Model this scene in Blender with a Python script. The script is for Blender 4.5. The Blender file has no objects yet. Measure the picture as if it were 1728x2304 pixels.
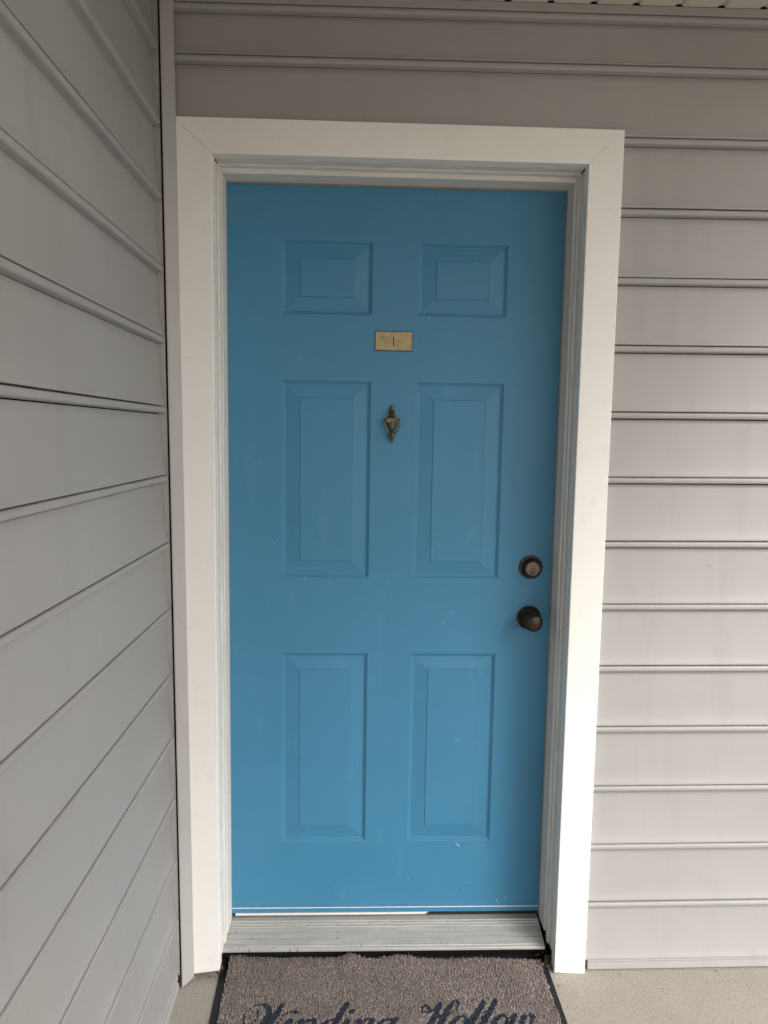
import bpy, bmesh, math, random
import numpy as np
from mathutils import Vector, Matrix

random.seed(7)
rng = np.random.default_rng(7)
R = math.radians
scene = bpy.context.scene
COL = scene.collection

# ---------------------------------------------------------------- camera
cam_data = bpy.data.cameras.new('camera')
cam = bpy.data.objects.new('camera', cam_data)
COL.objects.link(cam)
cam_data.sensor_fit = 'VERTICAL'
cam_data.sensor_height = 36.0
cam_data.lens = 1633.92 / 2304 * 36.0
cam_data.clip_start = 0.02
cam_data.clip_end = 1000
YAW, PITCH, ROLL = -0.03581, -0.10644, 0.0082
fwd = Vector((-math.sin(YAW) * math.cos(PITCH), math.cos(YAW) * math.cos(PITCH), math.sin(PITCH)))
rgt = Vector((math.cos(YAW), math.sin(YAW), 0))
upv = rgt.cross(fwd)
r2 = math.cos(ROLL) * rgt + math.sin(ROLL) * upv
u2 = -math.sin(ROLL) * rgt + math.cos(ROLL) * upv
m = Matrix.Identity(4)
for i in range(3):
    m[i][0], m[i][1], m[i][2] = r2[i], u2[i], -fwd[i]
m[0][3], m[1][3], m[2][3] = 0.36234, -1.98772, 1.48303
cam.matrix_world = m
scene.camera = cam

# ---------------------------------------------------------------- sky, sun, exposure
SUN_AZ, SUN_EL = 135.0, 38.0          # azimuth clockwise from +Y (the wall side); bright overcast from the right behind
world = bpy.data.worlds.new('World')
scene.world = world
world.use_nodes = True
wn, wl = world.node_tree.nodes, world.node_tree.links
wn.clear()
sky = wn.new('ShaderNodeTexSky')
sky.sky_type = 'NISHITA'
sky.sun_disc = False
sky.sun_elevation = R(SUN_EL)
sky.sun_rotation = R(SUN_AZ)
sky.dust_density = 3.0
hs = wn.new('ShaderNodeHueSaturation')
hs.inputs['Saturation'].default_value = 0.30      # thin cloud takes most of the blue out
bg = wn.new('ShaderNodeBackground')
bg.inputs['Strength'].default_value = 0.10
wo = wn.new('ShaderNodeOutputWorld')
wl.new(sky.outputs[0], hs.inputs['Color'])
wl.new(hs.outputs[0], bg.inputs[0])
wl.new(bg.outputs[0], wo.inputs[0])

sun_data = bpy.data.lights.new('sun', 'SUN')
sun_data.energy = 0.60
sun_data.angle = R(22)
sun_data.color = (1.0, 0.98, 0.96)
sun = bpy.data.objects.new('sun', sun_data)
COL.objects.link(sun)
sdir = Vector((math.sin(R(SUN_AZ)) * math.cos(R(SUN_EL)), math.cos(R(SUN_AZ)) * math.cos(R(SUN_EL)), math.sin(R(SUN_EL))))
sun.rotation_euler = (-sdir).to_track_quat('-Z', 'Y').to_euler()
sun.location = sdir * 8

vs = scene.view_settings
vs.view_transform = 'Standard'
vs.look = 'None'
vs.exposure = 1.58
vs.gamma = 1.0
vs.use_curve_mapping = False

# script lettering of the mat: (letter, strokes of (x, y, half width))
LETTERS = [
    ('W', [[(0.108,-0.2565,0.0013),(0.1096,-0.2618,0.0014),(0.1115,-0.267,0.0014),(0.1129,-0.2723,0.0015),(0.113,-0.2778,0.0016),(0.1116,-0.2841,0.0016),(0.109,-0.2909,0.0016),(0.1058,-0.2971,0.0016),(0.1022,-0.3017,0.0016),(0.098,-0.3045,0.0016),(0.0931,-0.306,0.0016),(0.0884,-0.3063,0.0017),(0.0845,-0.3054,0.0017),(0.0816,-0.303,0.0017),(0.0792,-0.2992,0.0017),(0.0776,-0.2945,0.0017),(0.077,-0.2894,0.0017),(0.0775,-0.2836,0.0017),(0.0789,-0.277,0.0017),(0.0811,-0.2703,0.0017),(0.0839,-0.2643,0.0017),(0.0875,-0.259,0.0017),(0.0918,-0.254,0.0017),(0.0966,-0.2496,0.0018),(0.1014,-0.2463,0.002),(0.1063,-0.2441,0.0023),(0.1114,-0.2427,0.0027),(0.1165,-0.2423,0.0032),(0.1212,-0.2427,0.0037),(0.1256,-0.244,0.0043),(0.1298,-0.2462,0.005),(0.1336,-0.2491,0.0057),(0.1364,-0.2528,0.0062),(0.1383,-0.2574,0.0066),(0.1395,-0.2629,0.007),(0.1399,-0.2688,0.0072),(0.1396,-0.2748,0.0074),(0.1384,-0.2808,0.0075),(0.1364,-0.2871,0.0075),(0.1339,-0.2934,0.0075),(0.1314,-0.2996,0.0074),(0.1287,-0.3057,0.0072),(0.1258,-0.3118,0.0069),(0.1229,-0.3179,0.0066),(0.1206,-0.3237,0.0062),(0.119,-0.3293,0.0059),(0.1179,-0.3347,0.0055),(0.1169,-0.3401,0.0052),(0.1159,-0.3455,0.0048)],[(0.1159,-0.3455,0.002),(0.119,-0.3405,0.0018),(0.122,-0.3357,0.0017),(0.1252,-0.3305,0.0016),(0.129,-0.3239,0.0017),(0.1336,-0.3157,0.0022),(0.1387,-0.3063,0.0029),(0.1441,-0.2962,0.0037),(0.1495,-0.2859,0.0042),(0.1548,-0.2754,0.0046),(0.1602,-0.2645,0.0048),(0.1657,-0.2535,0.0049),(0.1711,-0.2425,0.0051)],[(0.1711,-0.2425,0.0054),(0.1683,-0.2507,0.0058),(0.1655,-0.259,0.0062),(0.1627,-0.2672,0.0065),(0.1597,-0.2753,0.0068),(0.1564,-0.2834,0.007),(0.153,-0.2915,0.0071),(0.1496,-0.2994,0.0071),(0.1464,-0.307,0.0071),(0.1434,-0.3145,0.007),(0.1404,-0.3219,0.0068),(0.1378,-0.3287,0.0066),(0.1359,-0.3343,0.0062),(0.1346,-0.3387,0.0057),(0.1339,-0.342,0.005),(0.1339,-0.3445,0.0043),(0.1346,-0.346,0.0037),(0.1363,-0.3469,0.0032),(0.1388,-0.347,0.0027),(0.1419,-0.3458,0.0023),(0.1452,-0.3429,0.002),(0.149,-0.3373,0.0017),(0.1533,-0.3296,0.0015),(0.1576,-0.3215,0.0014),(0.1612,-0.3144,0.0013),(0.164,-0.3089,0.0013),(0.1662,-0.3042,0.0013),(0.1682,-0.2997,0.0013),(0.1704,-0.2953,0.0013),(0.1726,-0.2906,0.0013),(0.1747,-0.2859,0.0013),(0.177,-0.2815,0.0013),(0.1799,-0.2777,0.0013),(0.1838,-0.2745,0.0015),(0.1884,-0.2717,0.0019),(0.1928,-0.2695,0.0023),(0.1961,-0.2683,0.0025),(0.1978,-0.2683,0.0026),(0.1986,-0.2693,0.0025),(0.1989,-0.2708,0.0024),(0.1994,-0.272,0.0023)]]),
    ('i', [[(0.1753,-0.3147,0.0013),(0.1777,-0.3111,0.0019),(0.18,-0.3074,0.0025),(0.1824,-0.3039,0.0031),(0.1851,-0.301,0.0037),(0.1887,-0.2983,0.0042),(0.193,-0.2959,0.0046),(0.1967,-0.2945,0.005),(0.1986,-0.295,0.0054),(0.1979,-0.2982,0.0057),(0.1954,-0.3034,0.006),(0.1921,-0.3094,0.0062),(0.1893,-0.3151,0.0062),(0.1867,-0.3204,0.0062),(0.1838,-0.3258,0.006),(0.1815,-0.331,0.0057),(0.1802,-0.3354,0.0054),(0.1804,-0.3392,0.005),(0.1816,-0.3425,0.0046),(0.1835,-0.3449,0.0042),(0.1855,-0.3463,0.0037),(0.1877,-0.3461,0.0031),(0.1904,-0.3446,0.0025),(0.1932,-0.3426,0.0019),(0.1959,-0.3409,0.0013)],[(0.2056,-0.2718,0.0057),(0.2083,-0.2697,0.0057)]]),
    ('n', [[(0.1959,-0.3409,0.0013),(0.199,-0.3323,0.0014),(0.202,-0.3235,0.0015),(0.2051,-0.3152,0.0016),(0.2083,-0.3086,0.0018),(0.212,-0.3038,0.0022),(0.216,-0.3005,0.0027),(0.2198,-0.2981,0.0032),(0.2228,-0.2966,0.0037),(0.2249,-0.2956,0.0042),(0.2265,-0.2953,0.0047),(0.2273,-0.2961,0.0053),(0.2272,-0.2985,0.0057),(0.2258,-0.303,0.0059),(0.2233,-0.3092,0.0061),(0.2204,-0.3161,0.0062),(0.2179,-0.3227,0.0062),(0.2159,-0.3288,0.0061),(0.214,-0.3348,0.0059),(0.2122,-0.3409,0.0056),(0.2103,-0.347,0.0054)],[(0.2125,-0.3413,0.0013),(0.2163,-0.3333,0.0014),(0.2201,-0.3251,0.0015),(0.224,-0.3173,0.0016),(0.2281,-0.3108,0.0018),(0.2328,-0.3056,0.0022),(0.2378,-0.3014,0.0027),(0.2427,-0.2983,0.0032),(0.2468,-0.2962,0.0037),(0.2503,-0.2952,0.0042),(0.2534,-0.2951,0.0047),(0.2557,-0.2963,0.0053),(0.2569,-0.2986,0.0057),(0.2566,-0.3027,0.0059),(0.2551,-0.3083,0.0061),(0.2531,-0.3145,0.0062),(0.2512,-0.3201,0.0062),(0.2492,-0.3252,0.0062),(0.247,-0.3302,0.0061),(0.2451,-0.3349,0.0059),(0.2441,-0.3388,0.0057),(0.2443,-0.3421,0.0053),(0.2454,-0.3449,0.0048),(0.247,-0.347,0.0042),(0.2488,-0.348,0.0037),(0.2508,-0.3477,0.0031),(0.2532,-0.3462,0.0025),(0.2557,-0.3442,0.0019),(0.2581,-0.3425,0.0013)]]),
    ('d', [[(0.3121,-0.3007,0.0037),(0.3086,-0.2993,0.0036),(0.3052,-0.2977,0.0036),(0.3016,-0.2965,0.0036),(0.2978,-0.2968,0.0037),(0.2934,-0.2988,0.0039),(0.2887,-0.302,0.0043),(0.2841,-0.306,0.0047),(0.2801,-0.3104,0.0051),(0.2767,-0.3155,0.0055),(0.2737,-0.3214,0.0059),(0.2714,-0.3273,0.0062),(0.27,-0.3326,0.0062),(0.2697,-0.3374,0.0058),(0.2702,-0.3419,0.0051),(0.2716,-0.3456,0.0044),(0.2736,-0.3479,0.0037),(0.2765,-0.3486,0.0031),(0.2803,-0.3479,0.0026),(0.2845,-0.3461,0.0022),(0.2886,-0.3433,0.0018),(0.2925,-0.3391,0.0017),(0.2964,-0.3335,0.0017),(0.3004,-0.3274,0.0018),(0.3044,-0.3215,0.0018)],[(0.3396,-0.2456,0.0068),(0.3361,-0.2522,0.0069),(0.3327,-0.2586,0.007),(0.3292,-0.2653,0.007),(0.3257,-0.2723,0.0071),(0.322,-0.2799,0.0071),(0.3181,-0.288,0.007),(0.3143,-0.2962,0.0069),(0.3108,-0.3042,0.0068),(0.3074,-0.3124,0.0067),(0.304,-0.3208,0.0067),(0.3012,-0.3286,0.0065),(0.2993,-0.3351,0.0062),(0.2986,-0.3401,0.0057),(0.2988,-0.3441,0.0051),(0.2997,-0.347,0.0044),(0.3012,-0.3487,0.0037),(0.3035,-0.3488,0.0031),(0.3067,-0.3474,0.0025),(0.3102,-0.3455,0.0019),(0.3135,-0.3439,0.0013)]]),
    ('i', [[(0.3135,-0.3439,0.0013),(0.3183,-0.3344,0.0019),(0.3233,-0.3245,0.0025),(0.328,-0.3154,0.0031),(0.3321,-0.3083,0.0037),(0.3359,-0.3033,0.0041),(0.3395,-0.2999,0.0045),(0.3422,-0.2983,0.0048),(0.3433,-0.2987,0.0051),(0.3421,-0.302,0.0054),(0.3391,-0.3077,0.0058),(0.3355,-0.3144,0.0061),(0.3324,-0.3205,0.0062),(0.3296,-0.3259,0.0062),(0.3268,-0.3314,0.006),(0.3244,-0.3365,0.0057),(0.3231,-0.3408,0.0054),(0.3231,-0.3442,0.005),(0.3241,-0.347,0.0046),(0.3256,-0.349,0.0042),(0.3274,-0.35,0.0037),(0.3294,-0.3497,0.0031),(0.3319,-0.3482,0.0025),(0.3345,-0.3462,0.0019),(0.337,-0.3445,0.0013)],[(0.3504,-0.2722,0.0057),(0.3538,-0.2694,0.0057)]]),
    ('n', [[(0.337,-0.3445,0.0013),(0.3403,-0.3365,0.0014),(0.3435,-0.3283,0.0015),(0.3469,-0.3206,0.0016),(0.3505,-0.314,0.0018),(0.3548,-0.3087,0.0022),(0.3595,-0.3042,0.0027),(0.364,-0.3008,0.0032),(0.3674,-0.2986,0.0037),(0.3697,-0.2975,0.0042),(0.3713,-0.2975,0.0047),(0.372,-0.2988,0.0053),(0.3717,-0.3015,0.0057),(0.3699,-0.3062,0.0059),(0.3669,-0.3127,0.0061),(0.3635,-0.3198,0.0062),(0.3604,-0.3264,0.0062),(0.3579,-0.3324,0.0061),(0.3555,-0.3382,0.0059),(0.3532,-0.3441,0.0056),(0.3509,-0.3499,0.0054)],[(0.3536,-0.3433,0.0013),(0.3581,-0.3353,0.0014),(0.3625,-0.3271,0.0015),(0.367,-0.3193,0.0016),(0.3717,-0.3128,0.0018),(0.3767,-0.3076,0.0022),(0.382,-0.3032,0.0027),(0.3871,-0.3,0.0032),(0.3916,-0.2978,0.0037),(0.3956,-0.2967,0.0042),(0.3993,-0.2967,0.0047),(0.4021,-0.2978,0.0053),(0.4035,-0.3002,0.0057),(0.4029,-0.3043,0.0059),(0.4008,-0.31,0.0061),(0.398,-0.3163,0.0062),(0.3955,-0.3221,0.0062),(0.3931,-0.3276,0.0062),(0.3904,-0.3331,0.0061),(0.3882,-0.3382,0.0059),(0.3869,-0.3424,0.0057),(0.3869,-0.3457,0.0053),(0.3878,-0.3483,0.0048),(0.3892,-0.3501,0.0042),(0.3909,-0.351,0.0037),(0.3929,-0.3506,0.0031),(0.3954,-0.349,0.0025),(0.3981,-0.347,0.0019),(0.4007,-0.3452,0.0013)]]),
    ('g', [[(0.4512,-0.3014,0.0037),(0.4478,-0.3003,0.0036),(0.4444,-0.2989,0.0036),(0.4409,-0.298,0.0036),(0.4371,-0.2986,0.0037),(0.4328,-0.301,0.0039),(0.4281,-0.3047,0.0043),(0.4236,-0.3092,0.0047),(0.4196,-0.314,0.0051),(0.4162,-0.3193,0.0055),(0.4131,-0.3252,0.0059),(0.4106,-0.3311,0.0062),(0.4092,-0.3362,0.0062),(0.4089,-0.3407,0.0058),(0.4096,-0.3448,0.0051),(0.4111,-0.3481,0.0044),(0.4131,-0.3499,0.0037),(0.4158,-0.3501,0.0031),(0.4192,-0.3489,0.0026),(0.4231,-0.3467,0.0022),(0.4271,-0.3435,0.0018),(0.4312,-0.3391,0.0017),(0.4357,-0.3335,0.0017),(0.4402,-0.3274,0.0018),(0.4447,-0.3216,0.0018)],[(0.4614,-0.2974,0.0059),(0.4579,-0.3038,0.006),(0.4545,-0.3102,0.0061),(0.451,-0.3167,0.0062),(0.4474,-0.3234,0.0062),(0.4438,-0.3303,0.0063),(0.4403,-0.3373,0.0063),(0.4365,-0.3445,0.0063),(0.4324,-0.352,0.0062),(0.4277,-0.3603,0.006),(0.4226,-0.3693,0.0057),(0.4173,-0.3777,0.0054),(0.4122,-0.3845,0.0051),(0.4071,-0.3895,0.0048),(0.4019,-0.3933,0.0044),(0.3971,-0.3958,0.004),(0.3931,-0.3968,0.0037),(0.3898,-0.396,0.0033),(0.387,-0.3937,0.0028),(0.3853,-0.3904,0.0024),(0.3851,-0.387,0.0021),(0.3866,-0.3834,0.0019),(0.3894,-0.3794,0.0017),(0.3936,-0.3752,0.0016),(0.3989,-0.3711,0.0016),(0.406,-0.3672,0.0015),(0.4147,-0.3633,0.0015),(0.4238,-0.3594,0.0016),(0.4323,-0.3554,0.0016),(0.4398,-0.3514,0.0015),(0.4468,-0.3473,0.0014),(0.4537,-0.3433,0.0014),(0.4607,-0.3392,0.0013)]]),
    ('H', [[(0.5315,-0.2805,0.0018),(0.5319,-0.2764,0.002),(0.5322,-0.2721,0.0022),(0.5327,-0.2681,0.0024),(0.5337,-0.2647,0.0025),(0.5354,-0.2619,0.0027),(0.5376,-0.2595,0.0028),(0.54,-0.2578,0.003),(0.5423,-0.2571,0.0031),(0.5445,-0.2575,0.0033),(0.5469,-0.2589,0.0034),(0.5489,-0.261,0.0036),(0.5504,-0.2633,0.0037),(0.5512,-0.2663,0.0038),(0.5515,-0.2699,0.0038),(0.5513,-0.2734,0.0038),(0.5506,-0.2762,0.0037),(0.5492,-0.2782,0.0033),(0.547,-0.2797,0.0028),(0.5448,-0.2806,0.0023),(0.543,-0.2807,0.0018),(0.5418,-0.2798,0.0016),(0.5409,-0.2781,0.0015),(0.5401,-0.276,0.0014),(0.5393,-0.2741,0.0013)],[(0.549,-0.278,0.0028),(0.5528,-0.2761,0.0027),(0.5566,-0.2743,0.0026),(0.5605,-0.2722,0.0025),(0.5644,-0.2692,0.0025),(0.569,-0.2642,0.0027),(0.5739,-0.2579,0.003),(0.5783,-0.2522,0.0034),(0.5812,-0.2491,0.0037),(0.5822,-0.2493,0.004),(0.5818,-0.2516,0.0042),(0.5805,-0.2555,0.0045),(0.5785,-0.2603,0.0048),(0.5757,-0.2663,0.0052),(0.572,-0.2738,0.0056),(0.5678,-0.2817,0.006),(0.5638,-0.2893,0.0062),(0.56,-0.2964,0.0064),(0.5562,-0.3035,0.0064),(0.5522,-0.3105,0.0063),(0.5481,-0.3173,0.0062),(0.5437,-0.3243,0.006),(0.5391,-0.3313,0.0058),(0.5345,-0.3377,0.0055),(0.5302,-0.3427,0.0051),(0.5263,-0.3457,0.0046),(0.5227,-0.3471,0.004),(0.5192,-0.348,0.0034),(0.5157,-0.3492,0.0028)],[(0.6145,-0.276,0.0018),(0.6179,-0.2719,0.0021),(0.6214,-0.2678,0.0024),(0.6246,-0.2637,0.0027),(0.6269,-0.2596,0.0028),(0.6282,-0.2551,0.0029),(0.6287,-0.2504,0.0028),(0.6285,-0.2463,0.0028),(0.6276,-0.2435,0.0028),(0.6258,-0.2422,0.003),(0.6232,-0.2421,0.0031),(0.6201,-0.2429,0.0034),(0.6171,-0.2447,0.0037),(0.6142,-0.2474,0.0041),(0.6113,-0.2511,0.0046),(0.6081,-0.2556,0.0052),(0.6047,-0.2609,0.0057),(0.6008,-0.2673,0.0061),(0.5965,-0.2747,0.0065),(0.5922,-0.2824,0.0069),(0.5881,-0.2899,0.0071),(0.5842,-0.2971,0.0071),(0.5804,-0.3044,0.0071),(0.5767,-0.3114,0.007),(0.5735,-0.318,0.0068),(0.5704,-0.3243,0.0066),(0.5675,-0.3305,0.0063),(0.5652,-0.3359,0.006),(0.564,-0.3402,0.0057),(0.5641,-0.3431,0.0052),(0.5651,-0.3449,0.0047),(0.5669,-0.3458,0.0042),(0.5689,-0.3461,0.0037),(0.5714,-0.3455,0.0031),(0.5744,-0.3441,0.0025),(0.5776,-0.3422,0.0019),(0.5807,-0.3406,0.0013)],[(0.5566,-0.3034,0.0025),(0.5611,-0.3007,0.0025),(0.5656,-0.2978,0.0024),(0.5701,-0.2952,0.0023),(0.5748,-0.2931,0.0023),(0.5798,-0.2921,0.0022),(0.585,-0.2918,0.0022),(0.5902,-0.2914,0.0023),(0.5953,-0.2901,0.0023),(0.6002,-0.2875,0.0023),(0.6049,-0.2841,0.0023),(0.6097,-0.2803,0.0023),(0.6144,-0.2767,0.0023)]]),
    ('o', [[(0.6349,-0.2954,0.0037),(0.6312,-0.2957,0.004),(0.6276,-0.2957,0.0044),(0.6239,-0.2962,0.0048),(0.6202,-0.2979,0.0051),(0.6162,-0.3011,0.0054),(0.6121,-0.3055,0.0058),(0.6082,-0.3104,0.0061),(0.605,-0.3153,0.0062),(0.6024,-0.3204,0.0062),(0.6002,-0.326,0.006),(0.5987,-0.3313,0.0057),(0.5981,-0.3359,0.0054),(0.5987,-0.3398,0.005),(0.6003,-0.3431,0.0045),(0.6025,-0.3457,0.004),(0.6051,-0.3471,0.0037),(0.6082,-0.3472,0.0035),(0.6119,-0.3463,0.0035),(0.6159,-0.3444,0.0036),(0.6198,-0.3416,0.0037),(0.6239,-0.3375,0.0038),(0.6282,-0.3323,0.004),(0.6322,-0.3267,0.0042),(0.6354,-0.3213,0.0042),(0.6378,-0.3161,0.0042),(0.6396,-0.3108,0.004),(0.6407,-0.3059,0.0038),(0.6411,-0.302,0.0037),(0.6404,-0.2995,0.0036),(0.6387,-0.2979,0.0036),(0.6367,-0.2968,0.0037),(0.6349,-0.2954,0.0037)]]),
    ('l', [[(0.6401,-0.3091,0.0013),(0.6447,-0.3048,0.0013),(0.6492,-0.3007,0.0013),(0.6538,-0.2963,0.0013),(0.6585,-0.2917,0.0013),(0.6633,-0.2866,0.0017),(0.6682,-0.2813,0.0024),(0.6732,-0.2758,0.0031),(0.6779,-0.2702,0.0037),(0.6832,-0.2635,0.0042),(0.689,-0.2559,0.0046),(0.6936,-0.2498,0.005),(0.6955,-0.2475,0.0054),(0.6938,-0.2506,0.0058),(0.6894,-0.2575,0.0062),(0.6839,-0.266,0.0065),(0.6787,-0.2739,0.0068),(0.6741,-0.2808,0.007),(0.6692,-0.2879,0.0071),(0.6644,-0.2951,0.0071),(0.6597,-0.3025,0.0071),(0.6548,-0.3105,0.007),(0.6498,-0.319,0.0068),(0.6453,-0.327,0.0066),(0.6421,-0.3336,0.0062),(0.6404,-0.3387,0.0057),(0.6399,-0.3428,0.005),(0.6403,-0.3457,0.0043),(0.6414,-0.3473,0.0037),(0.6435,-0.3471,0.0031),(0.6467,-0.3453,0.0025),(0.6502,-0.3429,0.0019),(0.6536,-0.3408,0.0013)]]),
    ('l', [[(0.6536,-0.3408,0.0013),(0.6631,-0.3283,0.0013),(0.6727,-0.3154,0.0013),(0.682,-0.3032,0.0013),(0.6901,-0.2925,0.0013),(0.6969,-0.2837,0.0017),(0.7028,-0.2762,0.0024),(0.708,-0.2696,0.0031),(0.7127,-0.2637,0.0037),(0.7174,-0.2576,0.0042),(0.7218,-0.2516,0.0047),(0.725,-0.2474,0.0052),(0.7262,-0.2463,0.0057),(0.7246,-0.2494,0.006),(0.7208,-0.2558,0.0063),(0.716,-0.2636,0.0066),(0.7113,-0.2711,0.0068),(0.7067,-0.2779,0.0069),(0.7017,-0.285,0.0071),(0.6966,-0.2923,0.0071),(0.6917,-0.2997,0.0071),(0.6867,-0.3077,0.007),(0.6814,-0.3162,0.0068),(0.6768,-0.3242,0.0066),(0.6735,-0.331,0.0062),(0.6717,-0.3366,0.0057),(0.671,-0.3413,0.005),(0.6712,-0.3448,0.0043),(0.6723,-0.3468,0.0037),(0.6744,-0.3467,0.0031),(0.6776,-0.3448,0.0025),(0.6813,-0.3422,0.0019),(0.6847,-0.3399,0.0013)]]),
    ('o', [[(0.7404,-0.2938,0.0037),(0.7366,-0.2944,0.004),(0.7328,-0.2948,0.0044),(0.729,-0.2957,0.0048),(0.7252,-0.2977,0.0051),(0.7211,-0.3012,0.0054),(0.7169,-0.3059,0.0058),(0.7129,-0.3111,0.0061),(0.7094,-0.3162,0.0062),(0.7064,-0.3215,0.0062),(0.7037,-0.3271,0.006),(0.7016,-0.3324,0.0057),(0.7007,-0.3369,0.0054),(0.7011,-0.3406,0.005),(0.7025,-0.3437,0.0045),(0.7046,-0.3461,0.004),(0.7072,-0.3473,0.0037),(0.7103,-0.3474,0.0035),(0.7141,-0.3465,0.0035),(0.7182,-0.3446,0.0036),(0.7223,-0.3419,0.0037),(0.7266,-0.338,0.0039),(0.7311,-0.3329,0.0042),(0.7354,-0.3274,0.0044),(0.7389,-0.3222,0.0045),(0.7416,-0.3171,0.0044),(0.7437,-0.3119,0.0042),(0.7451,-0.307,0.0039),(0.7457,-0.3029,0.0037),(0.7452,-0.2999,0.0036),(0.7438,-0.2977,0.0036),(0.742,-0.2958,0.0037),(0.7404,-0.2938,0.0037)]]),
    ('w', [[(0.7454,-0.3047,0.0013),(0.7483,-0.3029,0.0019),(0.7512,-0.3011,0.0025),(0.754,-0.2994,0.0031),(0.7569,-0.2978,0.0037),(0.7603,-0.2957,0.0041),(0.764,-0.2934,0.0045),(0.7669,-0.292,0.0048),(0.7681,-0.2927,0.0051),(0.7667,-0.2965,0.0054),(0.7634,-0.3025,0.0058),(0.7594,-0.3094,0.0061),(0.756,-0.3156,0.0062),(0.753,-0.3212,0.0062),(0.75,-0.3267,0.0061),(0.7475,-0.3319,0.0059),(0.746,-0.3363,0.0057),(0.7457,-0.3402,0.0052),(0.7463,-0.3436,0.0047),(0.7476,-0.3461,0.0041),(0.7493,-0.3474,0.0037),(0.7515,-0.3473,0.0033),(0.7542,-0.3459,0.0029),(0.7573,-0.3435,0.0027),(0.7607,-0.3401,0.0025),(0.7646,-0.3352,0.0027),(0.7689,-0.329,0.003),(0.7733,-0.3224,0.0033),(0.7773,-0.3162,0.0037),(0.7814,-0.3097,0.004),(0.7857,-0.3028,0.0044),(0.7891,-0.2973,0.0048),(0.7907,-0.295,0.0051),(0.7897,-0.2973,0.0054),(0.7868,-0.303,0.0058),(0.7833,-0.3099,0.0061),(0.7802,-0.3162,0.0062),(0.7776,-0.3217,0.0062),(0.7749,-0.3273,0.0061),(0.7726,-0.3326,0.0059),(0.7713,-0.337,0.0057),(0.7711,-0.3407,0.0053),(0.7716,-0.3437,0.0047),(0.7729,-0.3459,0.0042),(0.7747,-0.3467,0.0037),(0.7772,-0.3461,0.0032),(0.7805,-0.3442,0.0028),(0.7842,-0.3412,0.0024),(0.7881,-0.3374,0.0023),(0.7927,-0.3322,0.0024),(0.7979,-0.3258,0.0027),(0.8028,-0.3192,0.0032),(0.8066,-0.3134,0.0037),(0.8091,-0.3086,0.0044),(0.8107,-0.3041,0.0052),(0.8116,-0.3004,0.0059),(0.8119,-0.2974,0.0062),(0.8109,-0.2953,0.0059),(0.8089,-0.294,0.0053),(0.8071,-0.2935,0.0044),(0.807,-0.2936,0.0037),(0.8092,-0.2947,0.0031),(0.8128,-0.2967,0.0025),(0.8171,-0.299,0.0019),(0.821,-0.3012,0.0013)]]),
]

# ---------------------------------------------------------------- helpers
def link(o, parent=None):
    COL.objects.link(o)
    if parent is not None:
        o.parent = parent
    return o

def thing(name, label, cat, loc=(0, 0, 0)):
    o = bpy.data.objects.new(name, None)
    o.empty_display_size = 0.1
    o.location = loc
    COL.objects.link(o)
    o['label'] = label
    o['category'] = cat
    o['kind'] = 'thing'
    return o

def obj(name, verts, faces, mat, parent=None, smooth=False, origin=None):
    me = bpy.data.meshes.new(name)
    me.from_pydata([tuple(v) for v in verts], [], faces)
    me.materials.append(mat)
    if smooth:
        me.polygons.foreach_set('use_smooth', [True] * len(me.polygons))
    me.update()
    return link(bpy.data.objects.new(name, me), parent)

def from_bm(name, bm, mat, parent=None, smooth=False):
    bmesh.ops.recalc_face_normals(bm, faces=bm.faces)
    me = bpy.data.meshes.new(name)
    bm.to_mesh(me)
    bm.free()
    me.materials.append(mat)
    if smooth:
        me.polygons.foreach_set('use_smooth', [True] * len(me.polygons))
    return link(bpy.data.objects.new(name, me), parent)

def prism(bm, poly, p0, p1, axes):
    """closed prism: polygon poly (a, b) in axes[0], axes[1]; runs p0..p1 along axes[2]"""
    def mk(a, b, c):
        v = [0, 0, 0]
        v[axes[0]], v[axes[1]], v[axes[2]] = a, b, c
        return bm.verts.new(v)
    A = [mk(a, b, p0) for a, b in poly]
    B = [mk(a, b, p1) for a, b in poly]
    n = len(poly)
    fs = [bm.faces.new(A), bm.faces.new(B[::-1])]
    for i in range(n):
        fs.append(bm.faces.new((A[i], B[i], B[(i + 1) % n], A[(i + 1) % n])))
    return fs

def box(bm, x0, x1, y0, y1, z0, z1):
    return prism(bm, [(x0, y0), (x1, y0), (x1, y1), (x0, y1)], z0, z1, (0, 1, 2))

def bevel_all(bm, w, seg=2):
    bmesh.ops.recalc_face_normals(bm, faces=bm.faces)
    bmesh.ops.bevel(bm, geom=list(bm.edges), offset=w, segments=seg, profile=0.5, affect='EDGES', clamp_overlap=True)

def lathe(bm, prof, origin, axis, seg=32, sx=1.0, sy=1.0):
    """profile of (r, h); h along axis ('y-': towards the viewer, 'z': up)"""
    rings = []
    for r, h in prof:
        ring = []
        for k in range(seg):
            a = 2 * math.pi * k / seg
            u, v = r * math.cos(a) * sx, r * math.sin(a) * sy
            if axis == 'y-':
                p = (origin[0] + u, origin[1] - h, origin[2] + v)
            else:
                p = (origin[0] + u, origin[1] + v, origin[2] + h)
            ring.append(bm.verts.new(p))
        rings.append(ring)
    for a, b in zip(rings, rings[1:]):
        for k in range(seg):
            bm.faces.new((a[k], a[(k + 1) % seg], b[(k + 1) % seg], b[k]))
    bm.faces.new(rings[0])
    bm.faces.new(rings[-1])

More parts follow.
